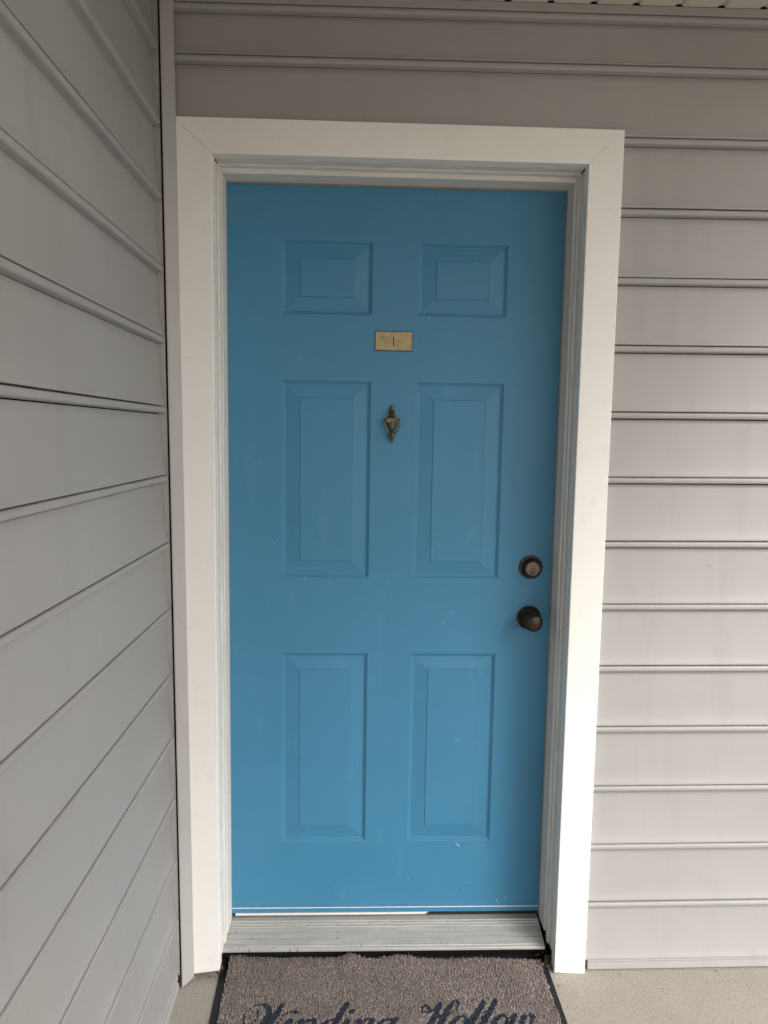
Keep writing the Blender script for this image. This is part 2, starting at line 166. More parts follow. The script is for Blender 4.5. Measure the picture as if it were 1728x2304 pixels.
def tube(bm, pts, radii, seg=10):
    pts = [Vector(p) for p in pts]
    rings = []
    for i, p in enumerate(pts):
        t = (pts[min(i + 1, len(pts) - 1)] - pts[max(i - 1, 0)]).normalized()
        a = Vector((0, 1, 0)).cross(t)
        if a.length < 1e-4:
            a = Vector((1, 0, 0))
        a.normalize()
        b = t.cross(a)
        rings.append([bm.verts.new(p + radii[i] * (math.cos(2 * math.pi * k / seg) * a + math.sin(2 * math.pi * k / seg) * b)) for k in range(seg)])
    for a, b in zip(rings, rings[1:]):
        for k in range(seg):
            bm.faces.new((a[k], a[(k + 1) % seg], b[(k + 1) % seg], b[k]))
    bm.faces.new(rings[0])
    bm.faces.new(rings[-1])

# ---------------------------------------------------------------- materials
class N:
    """small node-graph helper"""
    def __init__(self, name):
        self.m = bpy.data.materials.new(name)
        self.m.use_nodes = True
        self.t = self.m.node_tree
        self.b = self.t.nodes['Principled BSDF']
        self.tc = self.t.nodes.new('ShaderNodeTexCoord')
    def n(self, typ, **kw):
        nd = self.t.nodes.new(typ)
        for k, v in kw.items():
            setattr(nd, k, v)
        return nd
    def l(self, a, b):
        self.t.links.new(a, b)
    def coords(self, scale=(1, 1, 1)):
        mp = self.n('ShaderNodeMapping')
        mp.inputs['Scale'].default_value = scale
        self.l(self.tc.outputs['Object'], mp.inputs['Vector'])
        return mp.outputs[0]
    def noise(self, scale, detail=3, rough=0.55, stretch=(1, 1, 1), dist=0.0):
        nd = self.n('ShaderNodeTexNoise')
        nd.inputs['Scale'].default_value = scale
        nd.inputs['Detail'].default_value = detail
        nd.inputs['Roughness'].default_value = rough
        nd.inputs['Distortion'].default_value = dist
        self.l(self.coords(stretch), nd.inputs['Vector'])
        return nd.outputs['Fac']
    def ramp(self, fac, lo, hi, a=0.0, b=1.0):
        nd = self.n('ShaderNodeMapRange')
        nd.inputs['From Min'].default_value = lo
        nd.inputs['From Max'].default_value = hi
        nd.inputs['To Min'].default_value = a
        nd.inputs['To Max'].default_value = b
        nd.clamp = True
        self.l(fac, nd.inputs['Value'])
        return nd.outputs[0]
    def mix(self, fac, a, b):
        nd = self.n('ShaderNodeMix', data_type='RGBA')
        for s, v in ((nd.inputs[0], fac), (nd.inputs[6], a), (nd.inputs[7], b)):
            if hasattr(v, 'default_value'):
                self.l(v, s)
            elif isinstance(v, (int, float)):
                s.default_value = v
            else:
                s.default_value = (*v, 1)
        return nd.outputs[2]
    def math(self, op, a, b=0.0):
        nd = self.n('ShaderNodeMath', operation=op)
        for s, v in ((nd.inputs[0], a), (nd.inputs[1], b)):
            if hasattr(v, 'default_value'):
                self.l(v, s)
            else:
                s.default_value = v
        return nd.outputs[0]
    def specks(self, plane, scale, rad, keep):
        """sparse tiny marks on a plane ('xz', 'yz' or 'xy'), 0..1"""
        sep = self.n('ShaderNodeSeparateXYZ')
        self.l(self.tc.outputs['Object'], sep.inputs[0])
        cmb = self.n('ShaderNodeCombineXYZ')
        self.l(sep.outputs['XYZ'.index(plane[0].upper())], cmb.inputs[0])
        self.l(sep.outputs['XYZ'.index(plane[1].upper())], cmb.inputs[1])
        # wobble so that the marks are not round
        nz = self.n('ShaderNodeTexNoise')
        nz.inputs['Scale'].default_value = 300
        self.l(cmb.outputs[0], nz.inputs['Vector'])
        mx = self.n('ShaderNodeMix', data_type='VECTOR')
        mx.inputs[0].default_value = 0.0016
        self.l(cmb.outputs[0], mx.inputs[4])
        self.l(nz.outputs['Color'], mx.inputs[5])
        vo = self.n('ShaderNodeTexVoronoi', voronoi_dimensions='2D')
        vo.inputs['Scale'].default_value = scale
        self.l(mx.outputs[1], vo.inputs['Vector'])
        s2 = self.n('ShaderNodeSeparateColor')
        self.l(vo.outputs['Color'], s2.inputs[0])
        size = self.ramp(s2.outputs[1], 0, 1, rad * scale * 0.45, rad * scale)
        d = self.math('LESS_THAN', vo.outputs['Distance'], size)
        k = self.math('LESS_THAN', s2.outputs[0], keep)
        return self.math('MULTIPLY', d, k)
    def bump(self, h, strength=0.2, dist=0.002):
        nd = self.n('ShaderNodeBump')
        nd.inputs['Strength'].default_value = strength
        nd.inputs['Distance'].default_value = dist
        self.l(h, nd.inputs['Height'])
        self.l(nd.outputs[0], self.b.inputs['Normal'])
    def done(self, col=None, rough=0.5, metal=0.0, spec=0.5):
        if col is not None:
            if hasattr(col, 'default_value'):
                self.l(col, self.b.inputs['Base Color'])
            else:
                self.b.inputs['Base Color'].default_value = (*col, 1)
        if hasattr(rough, 'default_value'):
            self.l(rough, self.b.inputs['Roughness'])
        else:
            self.b.inputs['Roughness'].default_value = rough
        self.b.inputs['Metallic'].default_value = metal
        self.b.inputs['Specular IOR Level'].default_value = spec
        return self.m

def siding_mat(name, plane):
    s = N(name)
    st = (0.35, 0.35, 1)
    a = s.noise(3.0, 4, 0.6, st)
    c = s.mix(s.ramp(a, 0.35, 0.7), SIDING_A, SIDING_B)
    grime = s.ramp(s.noise(2.2, 5, 0.65, (1, 1, 1.6)), 0.55, 0.8, 0.0, 0.35)
    c = s.mix(grime, c, tuple(v * 0.86 for v in SIDING_A))
    streak = s.ramp(s.noise(9, 4, 0.6, (1.6, 1.6, 0.16)), 0.52, 0.72, 0.0, 0.30)
    c = s.mix(streak, c, tuple(v * 0.84 for v in SIDING_A))
    c = s.mix(s.math('MULTIPLY', s.specks(plane, 7, 0.0013, 0.16), 0.8), c, (0.05, 0.045, 0.04))
    c = s.mix(s.math('MULTIPLY', s.specks(plane, 17, 0.0009, 0.05), 0.6), c, (0.08, 0.07, 0.06))
    h = s.math('ADD', s.math('MULTIPLY', s.noise(4.5, 2, 0.5, (0.5, 0.5, 1)), 1.0), s.math('MULTIPLY', s.noise(420, 2, 0.5), 0.006))
    s.bump(h, 0.35, 0.006)
    return s.done(c, s.ramp(a, 0.3, 0.7, 0.42, 0.55), 0, 0.35)

SIDING_A = (0.360, 0.348, 0.333)
SIDING_B = (0.395, 0.384, 0.370)
M_SIDE_X = siding_mat('vinyl_siding_door_wall', 'xz')
M_SIDE_Y = siding_mat('vinyl_siding_side_wall', 'yz')

s = N('white_casing_metal')
c = s.mix(s.ramp(s.noise(5, 4, 0.6), 0.4, 0.75), (0.84, 0.82, 0.78), (0.81, 0.79, 0.745))
c = s.mix(s.math('MULTIPLY', s.specks('xz', 15, 0.0011, 0.20), 0.75), c, (0.10, 0.085, 0.07))
c = s.mix(s.math('MULTIPLY', s.ramp(s.noise(24, 5, 0.7), 0.58, 0.8), 0.24), c, (0.45, 0.41, 0.35))
s.bump(s.noise(7, 2), 0.25, 0.002)
M_CASING = s.done(c, 0.42, 0, 0.4)

s = N('painted_jamb_wood')
g = s.noise(14, 5, 0.65, (6, 6, 0.35))
c = s.mix(s.ramp(g, 0.35, 0.7), (0.72, 0.71, 0.68), (0.62, 0.595, 0.55))
c = s.mix(s.math('MULTIPLY', s.ramp(s.noise(22, 5, 0.7, (5, 5, 0.25)), 0.58, 0.72), 0.6), c, (0.40, 0.33, 0.25))
c = s.mix(s.math('MULTIPLY', s.specks('yz', 24, 0.0022, 0.16), 0.6), c, (0.12, 0.10, 0.08))
s.bump(s.noise(60, 4, 0.6, (6, 6, 0.3)), 0.35, 0.001)
M_JAMB = s.done(c, 0.6, 0, 0.3)

s = N('painted_head_wood')
g = s.noise(14, 5, 0.65, (0.35, 6, 6))
c = s.mix(s.ramp(g, 0.35, 0.7), (0.72, 0.71, 0.68), (0.62, 0.595, 0.55))
c = s.mix(s.math('MULTIPLY', s.ramp(s.noise(22, 5, 0.7, (0.25, 5, 5)), 0.6, 0.75), 0.5), c, (0.40, 0.33, 0.25))
s.bump(s.noise(60, 4, 0.6, (0.3, 6, 6)), 0.35, 0.001)
M_HEADJ = s.done(c, 0.6, 0, 0.3)

s = N('weatherstrip_foam')
M_STRIP = s.done(s.mix(s.noise(40, 3), (0.25, 0.205, 0.145), (0.36, 0.31, 0.24)), 0.8, 0, 0.2)

DOOR_A = (0.047, 0.196, 0.328)
DOOR_B = (0.056, 0.222, 0.372)
s = N('blue_door_paint')
a = s.noise(2.2, 4, 0.6)
c = s.mix(s.ramp(a, 0.3, 0.72), DOOR_A, DOOR_B)
wear = s.math('MULTIPLY', s.ramp(s.noise(9, 6, 0.7, (1.6, 1, 0.6)), 0.56, 0.78), 0.16)
c = s.mix(wear, c, (0.20, 0.40, 0.52))
c = s.mix(s.math('MULTIPLY', s.specks('xz', 14, 0.0011, 0.03), 0.7), c, (0.70, 0.72, 0.70))
c = s.mix(s.math('MULTIPLY', s.specks('xz', 9, 0.0012, 0.06), 0.8), c, (0.02, 0.03, 0.04))
h = s.math('ADD', s.noise(2.5, 2), s.math('MULTIPLY', s.noise(260, 3, 0.6, (1, 1, 0.25)), 0.02))
s.bump(h, 0.22, 0.004)
M_DOOR = s.done(c, s.ramp(a, 0.3, 0.7, 0.38, 0.5), 0, 0.4)

s = N('bare_white_primer')
M_PRIMER = s.done(s.mix(s.noise(60, 4), (0.80, 0.78, 0.74), (0.66, 0.64, 0.60)), 0.6, 0, 0.3)

s = N('paint_scratch')
M_SCRATCH = s.done((0.50, 0.60, 0.64), 0.6, 0, 0.3)

s = N('black_rubber')
M_RUBBER = s.done(s.mix(s.ramp(s.noise(60, 4, 0.7), 0.55, 0.8), (0.012, 0.012, 0.014), (0.045, 0.045, 0.048)), 0.6, 0, 0.35)

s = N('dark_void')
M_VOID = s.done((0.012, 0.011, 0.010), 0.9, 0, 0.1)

s = N('weathered_aluminium')
g = s.noise(30, 6, 0.7, (0.25, 4, 4))
c = s.mix(s.ramp(g, 0.35, 0.7), (0.50, 0.485, 0.455), (0.37, 0.36, 0.335))
c = s.mix(s.math('MULTIPLY', s.ramp(s.noise(90, 5, 0.75), 0.56, 0.70), 0.55), c, (0.26, 0.24, 0.20))
c = s.mix(s.math('MULTIPLY', s.specks('xy', 45, 0.0022, 0.25), 0.75), c, (0.10, 0.085, 0.065))
s.bump(s.noise(160, 4, 0.7), 0.5, 0.0007)
M_ALU = s.done(c, s.ramp(s.noise(40, 5), 0.3, 0.7, 0.42, 0.62), 0.35, 0.5)

s = N('brushed_brass')
g = s.noise(60, 6, 0.8, (0.5, 1, 16))
c = s.mix(s.ramp(g, 0.40, 0.60), (0.36, 0.285, 0.160), (0.21, 0.163, 0.092))
c = s.mix(s.math('MULTIPLY', s.ramp(s.noise(40, 4, 0.6), 0.45, 0.75), 0.45), c, (0.10, 0.075, 0.042))
s.bump(s.noise(70, 4, 0.7, (0.2, 1, 12)), 0.4, 0.0004)
M_BRASS = s.done(c, 0.36, 0.9, 0.5)

s = N('polished_brass_edge')
M_BRASS_EDGE = s.done((0.72, 0.60, 0.40), 0.35, 0.85, 0.5)

s = N('antique_bronze')
g = s.noise(90, 5, 0.7)
c = s.mix(s.ramp(g, 0.35, 0.68), (0.23, 0.19, 0.125), (0.038, 0.033, 0.027))
s.bump(s.noise(240, 3, 0.6), 0.25, 0.0006)
M_BRONZE = s.done(c, s.ramp(g, 0.3, 0.7, 0.38, 0.55), 0.8, 0.5)

s = N('dark_oiled_bronze')
g = s.noise(120, 5, 0.75)
c = s.mix(s.ramp(g, 0.4, 0.72), (0.026, 0.023, 0.021), (0.095, 0.068, 0.046))
s.bump(s.noise(300, 3, 0.7), 0.35, 0.0006)
M_DARKBRONZE = s.done(c, s.ramp(g, 0.3, 0.7, 0.34, 0.55), 0.75, 0.5)

s = N('worn_lock_face')
M_LOCK = s.done(s.mix(s.noise(200, 4), (0.23, 0.17, 0.12), (0.13, 0.10, 0.075)), 0.45, 0.8, 0.5)

s = N('porch_concrete')
big = s.noise(2.5, 5, 0.6)
fine = s.noise(170, 5, 0.75)
broom = s.noise(55, 4, 0.7, (0.22, 1.0, 1.0))
c = s.mix(s.ramp(big, 0.3, 0.7), (0.45, 0.41, 0.35), (0.385, 0.355, 0.305))
c = s.mix(s.ramp(fine, 0.40, 0.60, 0.62, 0.0), c, (0.24, 0.215, 0.18))
c = s.mix(s.math('MULTIPLY', s.ramp(broom, 0.52, 0.68), 0.22), c, (0.27, 0.24, 0.20))
c = s.mix(s.math('MULTIPLY', s.specks('xy', 60, 0.0017, 0.35), 0.8), c, (0.07, 0.06, 0.045))
c = s.mix(s.math('MULTIPLY', s.specks('xy', 22, 0.0032, 0.12), 0.75), c, (0.09, 0.075, 0.06))
c = s.mix(s.math('MULTIPLY', s.ramp(s.noise(6, 6, 0.7), 0.52, 0.75), 0.35), c, (0.25, 0.225, 0.185))
h = s.math('ADD', s.math('MULTIPLY', fine, 1.0), s.math('MULTIPLY', broom, 1.2))
s.bump(h, 0.6, 0.0022)
M_CONC = s.done(c, 0.85, 0, 0.25)

s = N('pale_paving')
c = s.mix(s.noise(3, 6, 0.7), (0.30, 0.265, 0.225), (0.36, 0.315, 0.265))
M_PAVING = s.done(c, 0.9, 0, 0.2)

s = N('soffit_vinyl')
c = s.mix(s.ramp(s.noise(4, 4), 0.35, 0.7), (0.62, 0.585, 0.53), (0.57, 0.535, 0.48))
M_SOFFIT = s.done(c, 0.5, 0, 0.35)

s = N('carpet_pile')
at = s.n('ShaderNodeAttribute', attribute_name='tone')
cr = s.n('ShaderNodeValToRGB')
cr.color_ramp.elements[0].color = (0.19, 0.158, 0.141, 1)
cr.color_ramp.elements[1].color = (0.48, 0.43, 0.385, 1)
e = cr.color_ramp.elements.new(0.5)
e.color = (0.27, 0.228, 0.205, 1)
e = cr.color_ramp.elements.new(0.85)
e.color = (0.40, 0.345, 0.305, 1)
s.l(at.outputs['Fac'], cr.inputs[0])
blot = s.ramp(s.noise(7, 4, 0.6), 0.35, 0.65, 0.0, 0.30)
c = s.mix(blot, cr.outputs[0], (0.17, 0.14, 0.128))
M_PILE = s.done(c, 0.9, 0, 0.15)

s = N('navy_pile')
at = s.n('ShaderNodeAttribute', attribute_name='tone')
c = s.mix(at.outputs['Fac'], (0.016, 0.022, 0.036), (0.050, 0.065, 0.095))
M_NAVY = s.done(c, 0.8, 0, 0.25)

s = N('dry_leaf')
M_LEAF = s.done(s.mix(s.noise(60, 4), (0.085, 0.055, 0.035), (0.23, 0.165, 0.105)), 0.8, 0, 0.2)

# ---------------------------------------------------------------- setting: ground and porch slab
bm = bmesh.new()
box(bm, -400, 400, -400, 400, -0.60, -0.15)
g = from_bm('ground', bm, M_PAVING)
g['kind'] = 'structure'
bm = bmesh.new()
box(bm, -0.6, 3.4, -3.7, 0.30, -0.146, 0.0)
pf = from_bm('porch_floor', bm, M_CONC)
pf['kind'] = 'structure'

# ---------------------------------------------------------------- siding
PITCH_Z, Z0 = 0.16757, 2.3860      # course height, height of the first black lap line
LIP = -0.132                       # foremost plane of the siding on the door wall
LX = -0.111                        # the same on the side wall

def course(z_top, z_bot, full_top=True):
    """profile (depth behind the lip plane, z) of one beaded board, from its hidden top down to its lip and back"""
    P = []
    zt = z_top
    if full_top:
        P += [(0.016, zt + 0.012), (0.016, zt - 0.0036), (0.0080, zt - 0.0038), (0.0015, zt - 0.0040)]
        # bead: a full nose standing proud of the lip above a dark slit, undercut where it meets the face below
        for k in range(1, 10):
            a = math.pi * k / 10
            P.append((0.0005 - 0.0040 * math.sin(a), zt - 0.0040 - 0.0070 * (1 - math.cos(a))))
        P += [(0.0025, zt - 0.0183), (0.0070, zt - 0.0190), (0.0180, zt - 0.0192)]
        P += [(0.0180, zt - 0.0216), (0.0126, zt - 0.0218)]
        zs = zt - 0.0220
    else:
        P += [(0.016, zt)]
        zs = zt
    P.append((0.0118, zs - 0.0004))
    H = zs - z_bot
    for t, d in ((0.12, .0113), (0.3, .0106), (0.5, .0095), (0.68, .0078), (0.82, .0058), (0.905, .0040), (0.945, .0022), (0.975, .0007), (1.0, .0003)):
        P.append((d, zs - t * H))
    P += [(0.0010, z_bot - 0.0012), (0.0030, z_bot - 0.0012), (0.012, z_bot + 0.003)]
    return P

def sheet(name, prof, fn, mat, parent, smooth=True):
    """open profile swept between stations given by fn(i) -> list of points for station i"""
    verts, faces = [], []
    n = len(prof)
    st = fn(prof)
    for s_ in st:
        verts += s_
    for j in range(len(st) - 1):
        for i in range(n - 1):
            a = j * n + i
            faces.append((a, a + 1, a + n + 1, a + n))
    o = obj(name, verts, faces, mat, parent, smooth)
    return o

def clip_prof(P, zmin):
    """drop what lies below zmin (the board is cut over the casing)"""
    out = []
    for i, (d, z) in enumerate(P):
        if z >= zmin:
            out.append((d, z))
        else:
            d0, z0 = P[i - 1]
            t = (z0 - zmin) / (z0 - z)
            out.append((d0 + (d - d0) * t, zmin))
            break
    return out

door_wall = thing('door_wall', 'grey beaded vinyl siding wall around the white framed blue door', 'wall')
side_wall = thing('side_wall', 'grey vinyl siding wall running along the left of the doorway', 'wall', (LX, -1.3, 0))

X_R = 4.2
CAS_R = 0.985
N_COURSE = 15
for i in range(N_COURSE):
    zt = Z0 - (i - 1) * PITCH_Z
    zb = Z0 - i * PITCH_Z
    jit = random.uniform(-0.0006, 0.0006)
    if i == 0:
        P = course(2.5030, zb, True)
    elif i == 14:
        P = course(zt, 0.034, True)
    else:
        P = course(zt, zb)
    if i <= 1:
        x0 = -0.0955
    else:
        x0 = CAS_R
    if i == 1:
        Q = clip_prof(P, 2.2300)
        o = sheet('siding_board', Q, lambda P_: [[(x, LIP + d, z) for d, z in P_] for x in (x0, 0.60, 1.0085)], M_SIDE_X, door_wall)
        # the rest of the same board right of the casing, same mesh
        bm = bmesh.new()
        bm.from_mesh(o.data)
        xs = [1.0085, 1.9, X_R]
        cols = [[bm.verts.new((x, LIP + d, z)) for d, z in P] for x in xs]
        for a, b in zip(cols, cols[1:]):
            for k in range(len(P) - 1):
                f = bm.faces.new((a[k], a[k + 1], b[k + 1], b[k]))
                f.smooth = True
        bm.to_mesh(o.data)
        bm.free()
    else:
        xs = [x0, 1.0, 1.8, X_R] if x0 < 0 else [x0, 1.6, X_R]
        sheet('siding_board', P, lambda P_: [[(x, LIP + d + jit * (k % 2), z + jit) for d, z in P_] for k, x in enumerate(xs)], M_SIDE_X, door_wall)

# bottom trim under the last course and top channel under the ceiling
bm = bmesh.new()
prism(bm, [(LIP + 0.001, 0.0255), (LIP - 0.0005, 0.029), (LIP + 0.004, 0.032), (LIP + 0.016, 0.033), (LIP + 0.016, 0.0), (LIP + 0.004, 0.0015), (LIP + 0.0035, 0.0055), (LIP - 0.001, 0.0065)], 1.0075, X_R, (1, 2, 0))
from_bm('starter_strip', bm, M_SIDE_X, door_wall)
bm = bmesh.new()
prism(bm, [(LIP - 0.006, 2.4972), (LIP - 0.0075, 2.4985), (LIP - 0.0075, 2.5160), (LIP + 0.02, 2.5165), (LIP + 0.02, 2.500), (LIP - 0.002, 2.4995)], -0.0955, X_R, (1, 2, 0))
from_bm('top_channel', bm, M_SIDE_X, door_wall)

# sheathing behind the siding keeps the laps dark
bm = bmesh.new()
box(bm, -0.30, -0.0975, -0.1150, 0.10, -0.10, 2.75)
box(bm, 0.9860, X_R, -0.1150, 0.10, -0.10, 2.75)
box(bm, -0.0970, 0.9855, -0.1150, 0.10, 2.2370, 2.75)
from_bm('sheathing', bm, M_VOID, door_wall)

# side wall: boards run along y, their ends stop short of the corner post
Y_END, Y_FAR = -0.1780, -3.40
for i in range(N_COURSE):
    zt = Z0 - (i - 1) * PITCH_Z + 0.001
    zb = Z0 - i * PITCH_Z + 0.001
    P = course(2.5030 if i == 0 else zt, 0.052 if i == 14 else zb, True)
    dy = random.uniform(-0.0015, 0.0015)
    jj = [0, random.uniform(-0.0007, 0.0007), random.uniform(-0.0007, 0.0007), 0]
    ys = [Y_END + dy, -0.7, -1.5, Y_FAR]
    def st(P_):
        S = []
        for k, y in enumerate(ys):
            S.append([(LX - d + jj[k], y, z + jj[k]) for d, z in P_])
        # folded end: a short return into the wall, with the lip corner rounded off
        S.insert(0, [(LX - d - 0.0006, Y_END + dy + 0.0009, z) for d, z in P_])
        S.insert(0, [(LX - d - 0.0022, Y_END + dy + 0.0012, z) for d, z in P_])
        return [[(a - LX, b + 1.3, c) for a, b, c in r] for r in S]
    o = sheet('siding_board', P, st, M_SIDE_Y, side_wall)

def off(bm):
    for v in bm.verts:
        v.co -= Vector((LX, -1.3, 0))
    return bm

# corner post: slanted cover strip plus its channel
bm = bmesh.new()
top, b0, b1 = 2.515, 0.003, 0.014
pp = [(-0.0780, -0.1405), (-0.0782, -0.1440), (-0.1012, -0.1672), (-0.1045, -0.1676), (-0.1050, -0.1650), (-0.0820, -0.1405)]
A = [bm.verts.new((x, y, b1 if y > -0.15 else b0)) for x, y in pp]
B = [bm.verts.new((x, y, top)) for x, y in pp]
for k in range(len(pp)):
    n_ = (k + 1) % len(pp)
    bm.faces.new((A[k], A[n_], B[n_], B[k]))
bm.faces.new(A)
bm.faces.new(B[::-1])
from_bm('corner_post', off(bm), M_SIDE_Y, side_wall)
bm = bmesh.new()
prism(bm, [(-0.1330, -0.1640), (-0.1105, -0.1620), (-0.1105, -0.1600), (-0.1350, -0.1600), (-0.1350, -0.1830), (-0.1330, -0.1830)], 0.034, 2.515, (0, 1, 2))
pc = from_bm('post_channel', off(bm), M_SIDE_Y, side_wall)
# base rail of the side wall: two small steps down to the slab
bm = bmesh.new()
prism(bm, [(-0.1125, 0.036), (-0.1105, 0.040), (-0.1105, 0.046), (-0.1150, 0.050), (-0.128, 0.050), (-0.128, 0.034), (-0.1180, 0.034)], Y_FAR, -0.182, (0, 2, 1))
from_bm('starter_strip', off(bm), M_SIDE_Y, side_wall)
bm = bmesh.new()
prism(bm, [(-0.1120, 0.0), (-0.1120, 0.018), (-0.1145, 0.022), (-0.128, 0.022), (-0.128, 0.0)], Y_FAR, -0.172, (0, 2, 1))
from_bm('base_flashing', off(bm), M_SIDE_Y, side_wall)
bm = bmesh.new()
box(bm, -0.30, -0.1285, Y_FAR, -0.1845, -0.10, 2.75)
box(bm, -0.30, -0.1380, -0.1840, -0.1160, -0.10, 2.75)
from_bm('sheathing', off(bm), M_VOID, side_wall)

# ---------------------------------------------------------------- porch ceiling
ROOF_X, ROOF_Y = 2.20, -3.40
ceil = thing('porch_ceiling', 'off white grooved soffit ceiling over the porch', 'ceiling', (1.0, -1.3, 2.517))
SP = 0.1041
k0 = int((-0.12 - 1.0275) / SP)
x = 1.0275 + k0 * SP
zc = 2.517
while x < ROOF_X - 0.02:
    bm = bmesh.new()
    prof = [(x + 0.0055, zc + 0.0045), (x + 0.0075, zc + 0.002), (x + 0.0105, zc), (x + SP - 0.0105, zc), (x + SP - 0.0075, zc + 0.002), (x + SP - 0.0055, zc + 0.0045), (x + SP + 0.0045, zc + 0.0052), (x + SP + 0.0045, zc + 0.014), (x + 0.0055, zc + 0.014)]
    prism(bm, [(a - 1.0, b - zc) for a, b in prof], ROOF_Y + 1.3, -0.1395 + 1.3, (0, 2, 1))
    from_bm('soffit_panel', bm, M_SOFFIT, ceil)
    x += SP
bm = bmesh.new()
box(bm, -1.5, ROOF_X - 0.97, ROOF_Y + 1.27, 1.6, 0.016, 0.30)
from_bm('roof_deck', bm, M_VOID, ceil)
bm = bmesh.new()
box(bm, -1.14, ROOF_X - 0.96, ROOF_Y + 1.25, ROOF_Y + 1.269, -0.03, 0.31)
box(bm, ROOF_X - 0.969, ROOF_X - 0.95, ROOF_Y + 1.27, 1.155, -0.03, 0.31)
from_bm('fascia', bm, M_CASING, ceil)

# ---------------------------------------------------------------- door frame (leans 0.4 degrees, like the door)
LEAN = R(0.40)
PIV = Vector((0.45, 0.0, 1.1))
frame = thing('door_surround', 'white mitred casing and wooden jambs framing the blue door', 'door frame', PIV)
frame.rotation_euler = (0, LEAN, 0)
def loc(bm):
    for v in bm.verts:
        v.co -= PIV
    return bm
def local(p):
    return (p[0] - PIV.x, p[1] - PIV.y, p[2] - PIV.z)

CY0, CY1 = -0.140, -0.107
XI0, XI1, XO0, XO1 = -0.0015, 0.9185, -0.0955, 1.0045
ZI, ZO = 2.1515, 2.2345
def casing(poly, mitres):
    bm = bmesh.new()
    prism(bm, poly, CY0, CY1, (0, 2, 1))
    bmesh.ops.recalc_face_normals(bm, faces=bm.faces)
    def on_mitre(e):
        idx = sorted(v.index % len(poly) for v in e.verts)
        return (idx[0] in mitres and idx[1] in mitres and idx[0] != idx[1] and tuple(idx) in mitres[idx[0]]) or idx[0] == idx[1] and idx[0] in mitres
    bm.verts.index_update()
    bmesh.ops.bevel(bm, geom=[e for e in bm.edges if not on_mitre(e)], offset=0.0022, segments=2, profile=0.5, affect='EDGES', clamp_overlap=True)
    from_bm('casing', loc(bm), M_CASING, frame)
casing([(XO0, 0.012), (XI0, 0.024), (XI0, ZI - 0.0004), (XO0, ZO - 0.0006)], {2: {(2, 3)}, 3: {(2, 3)}})
casing([(XI1, 0.0065), (XO1, 0.0005), (XO1, ZO), (XI1, ZI)], {2: {(2, 3)}, 3: {(2, 3)}})
casing([(XI0 + 0.0003, ZI + 0.0002), (XI1 - 0.0002, ZI + 0.0004), (XO1 - 0.0002, ZO + 0.0002), (XO0, ZO + 0.0002)], {0: {(0, 3)}, 1: {(1, 2)}, 2: {(1, 2)}, 3: {(0, 3)}})

# jamb profile: (y, inset) from the casing to the stop, the last step laps the door
JP = [(-0.1072, 0.0), (-0.1072, 0.0012), (-0.0800, 0.0014), (-0.0800, 0.0062), (-0.0630, 0.0066)]
def jamb(side):
    sgn, xe = (1, XI0) if side == 'l' else (-1, XI1)
    zt = ZI - 0.0069
    bm = bmesh.new()
    poly = [(-0.1068, -0.03)] + JP[:4] + [(-0.0630, 0.0064), (-0.0630, -0.03)]
    prism(bm, [(xe + sgn * d, y) for y, d in [(p[0], p[1]) for p in poly]], 0.05, ZI - 0.0065, (0, 1, 2))
    from_bm('brick_moulding', loc(bm), M_JAMB, frame)
    bm = bmesh.new()
    prism(bm, [(xe + sgn * d, y) for y, d in [(-0.0626, -0.03), (-0.0626, 0.0098 if side == 'r' else 0.0080), (-0.0605, 0.0110 if side == 'r' else 0.0092), (-0.0030, 0.0113 if side == 'r' else 0.0094), (-0.0030, -0.03)]], 0.0775 if side == 'l' else 0.0765, ZI - 0.0185, (0, 1, 2))
    from_bm('jamb', loc(bm), M_JAMB, frame)
    bm = bmesh.new()
    xd = -0.0002 if side == 'l' else 0.9052
    xa = xe + sgn * 0.0020
    lo, hi = (xa, xd) if side == 'l' else (xd, xa)
    lo, hi = (XI0 + 0.004, XI0 + 0.0108) if side == 'l' else (XI1 - 0.0142, XI1 - 0.004)
    box(bm, lo, hi, -0.0045 + 0.002, 0.002, 0.083, ZI - 0.023)
    from_bm('weatherstrip', loc(bm), M_STRIP, frame)
    bm = bmesh.new()
    lo, hi = (-0.0948, xe - 0.003) if side == 'l' else (xe + 0.003, 0.985)
    box(bm, lo, hi, -0.1060, 0.10, 0.0, 2.19)
    from_bm('frame_stud', loc(bm), M_VOID, frame)
jamb('l')
jamb('r')
bm = bmesh.new()
prism(bm, [(-0.1068, ZI + 0.03)] + [(y, ZI - d) for y, d in JP[:4]] + [(-0.0630, ZI - 0.0066), (-0.0630, ZI + 0.03)], XI0 + 0.0010, XI1 - 0.0010, (1, 2, 0))
from_bm('brick_moulding', loc(bm), M_HEADJ, frame)
bm = bmesh.new()
prism(bm, [(y, ZI - d) for y, d in [(-0.0626, -0.03), (-0.0626, 0.0168), (-0.0610, 0.0184), (-0.0030, 0.0190), (-0.0030, -0.03)]], XI0 + 0.0045, XI1 - 0.0045, (1, 2, 0))
from_bm('head_jamb', loc(bm), M_HEADJ, frame)
bm = bmesh.new()
box(bm, XI0 + 0.006, XI1 - 0.006, -0.0028, 0.0015, ZI - 0.0232, ZI - 0.010)
from_bm('weatherstrip', loc(bm), M_STRIP, frame)
bm = bmesh.new()
box(bm, XI0 - 0.09, XI1 + 0.06, -0.1060, 0.10, ZI + 0.004, 2.2330)
from_bm('frame_stud', loc(bm), M_VOID, frame)

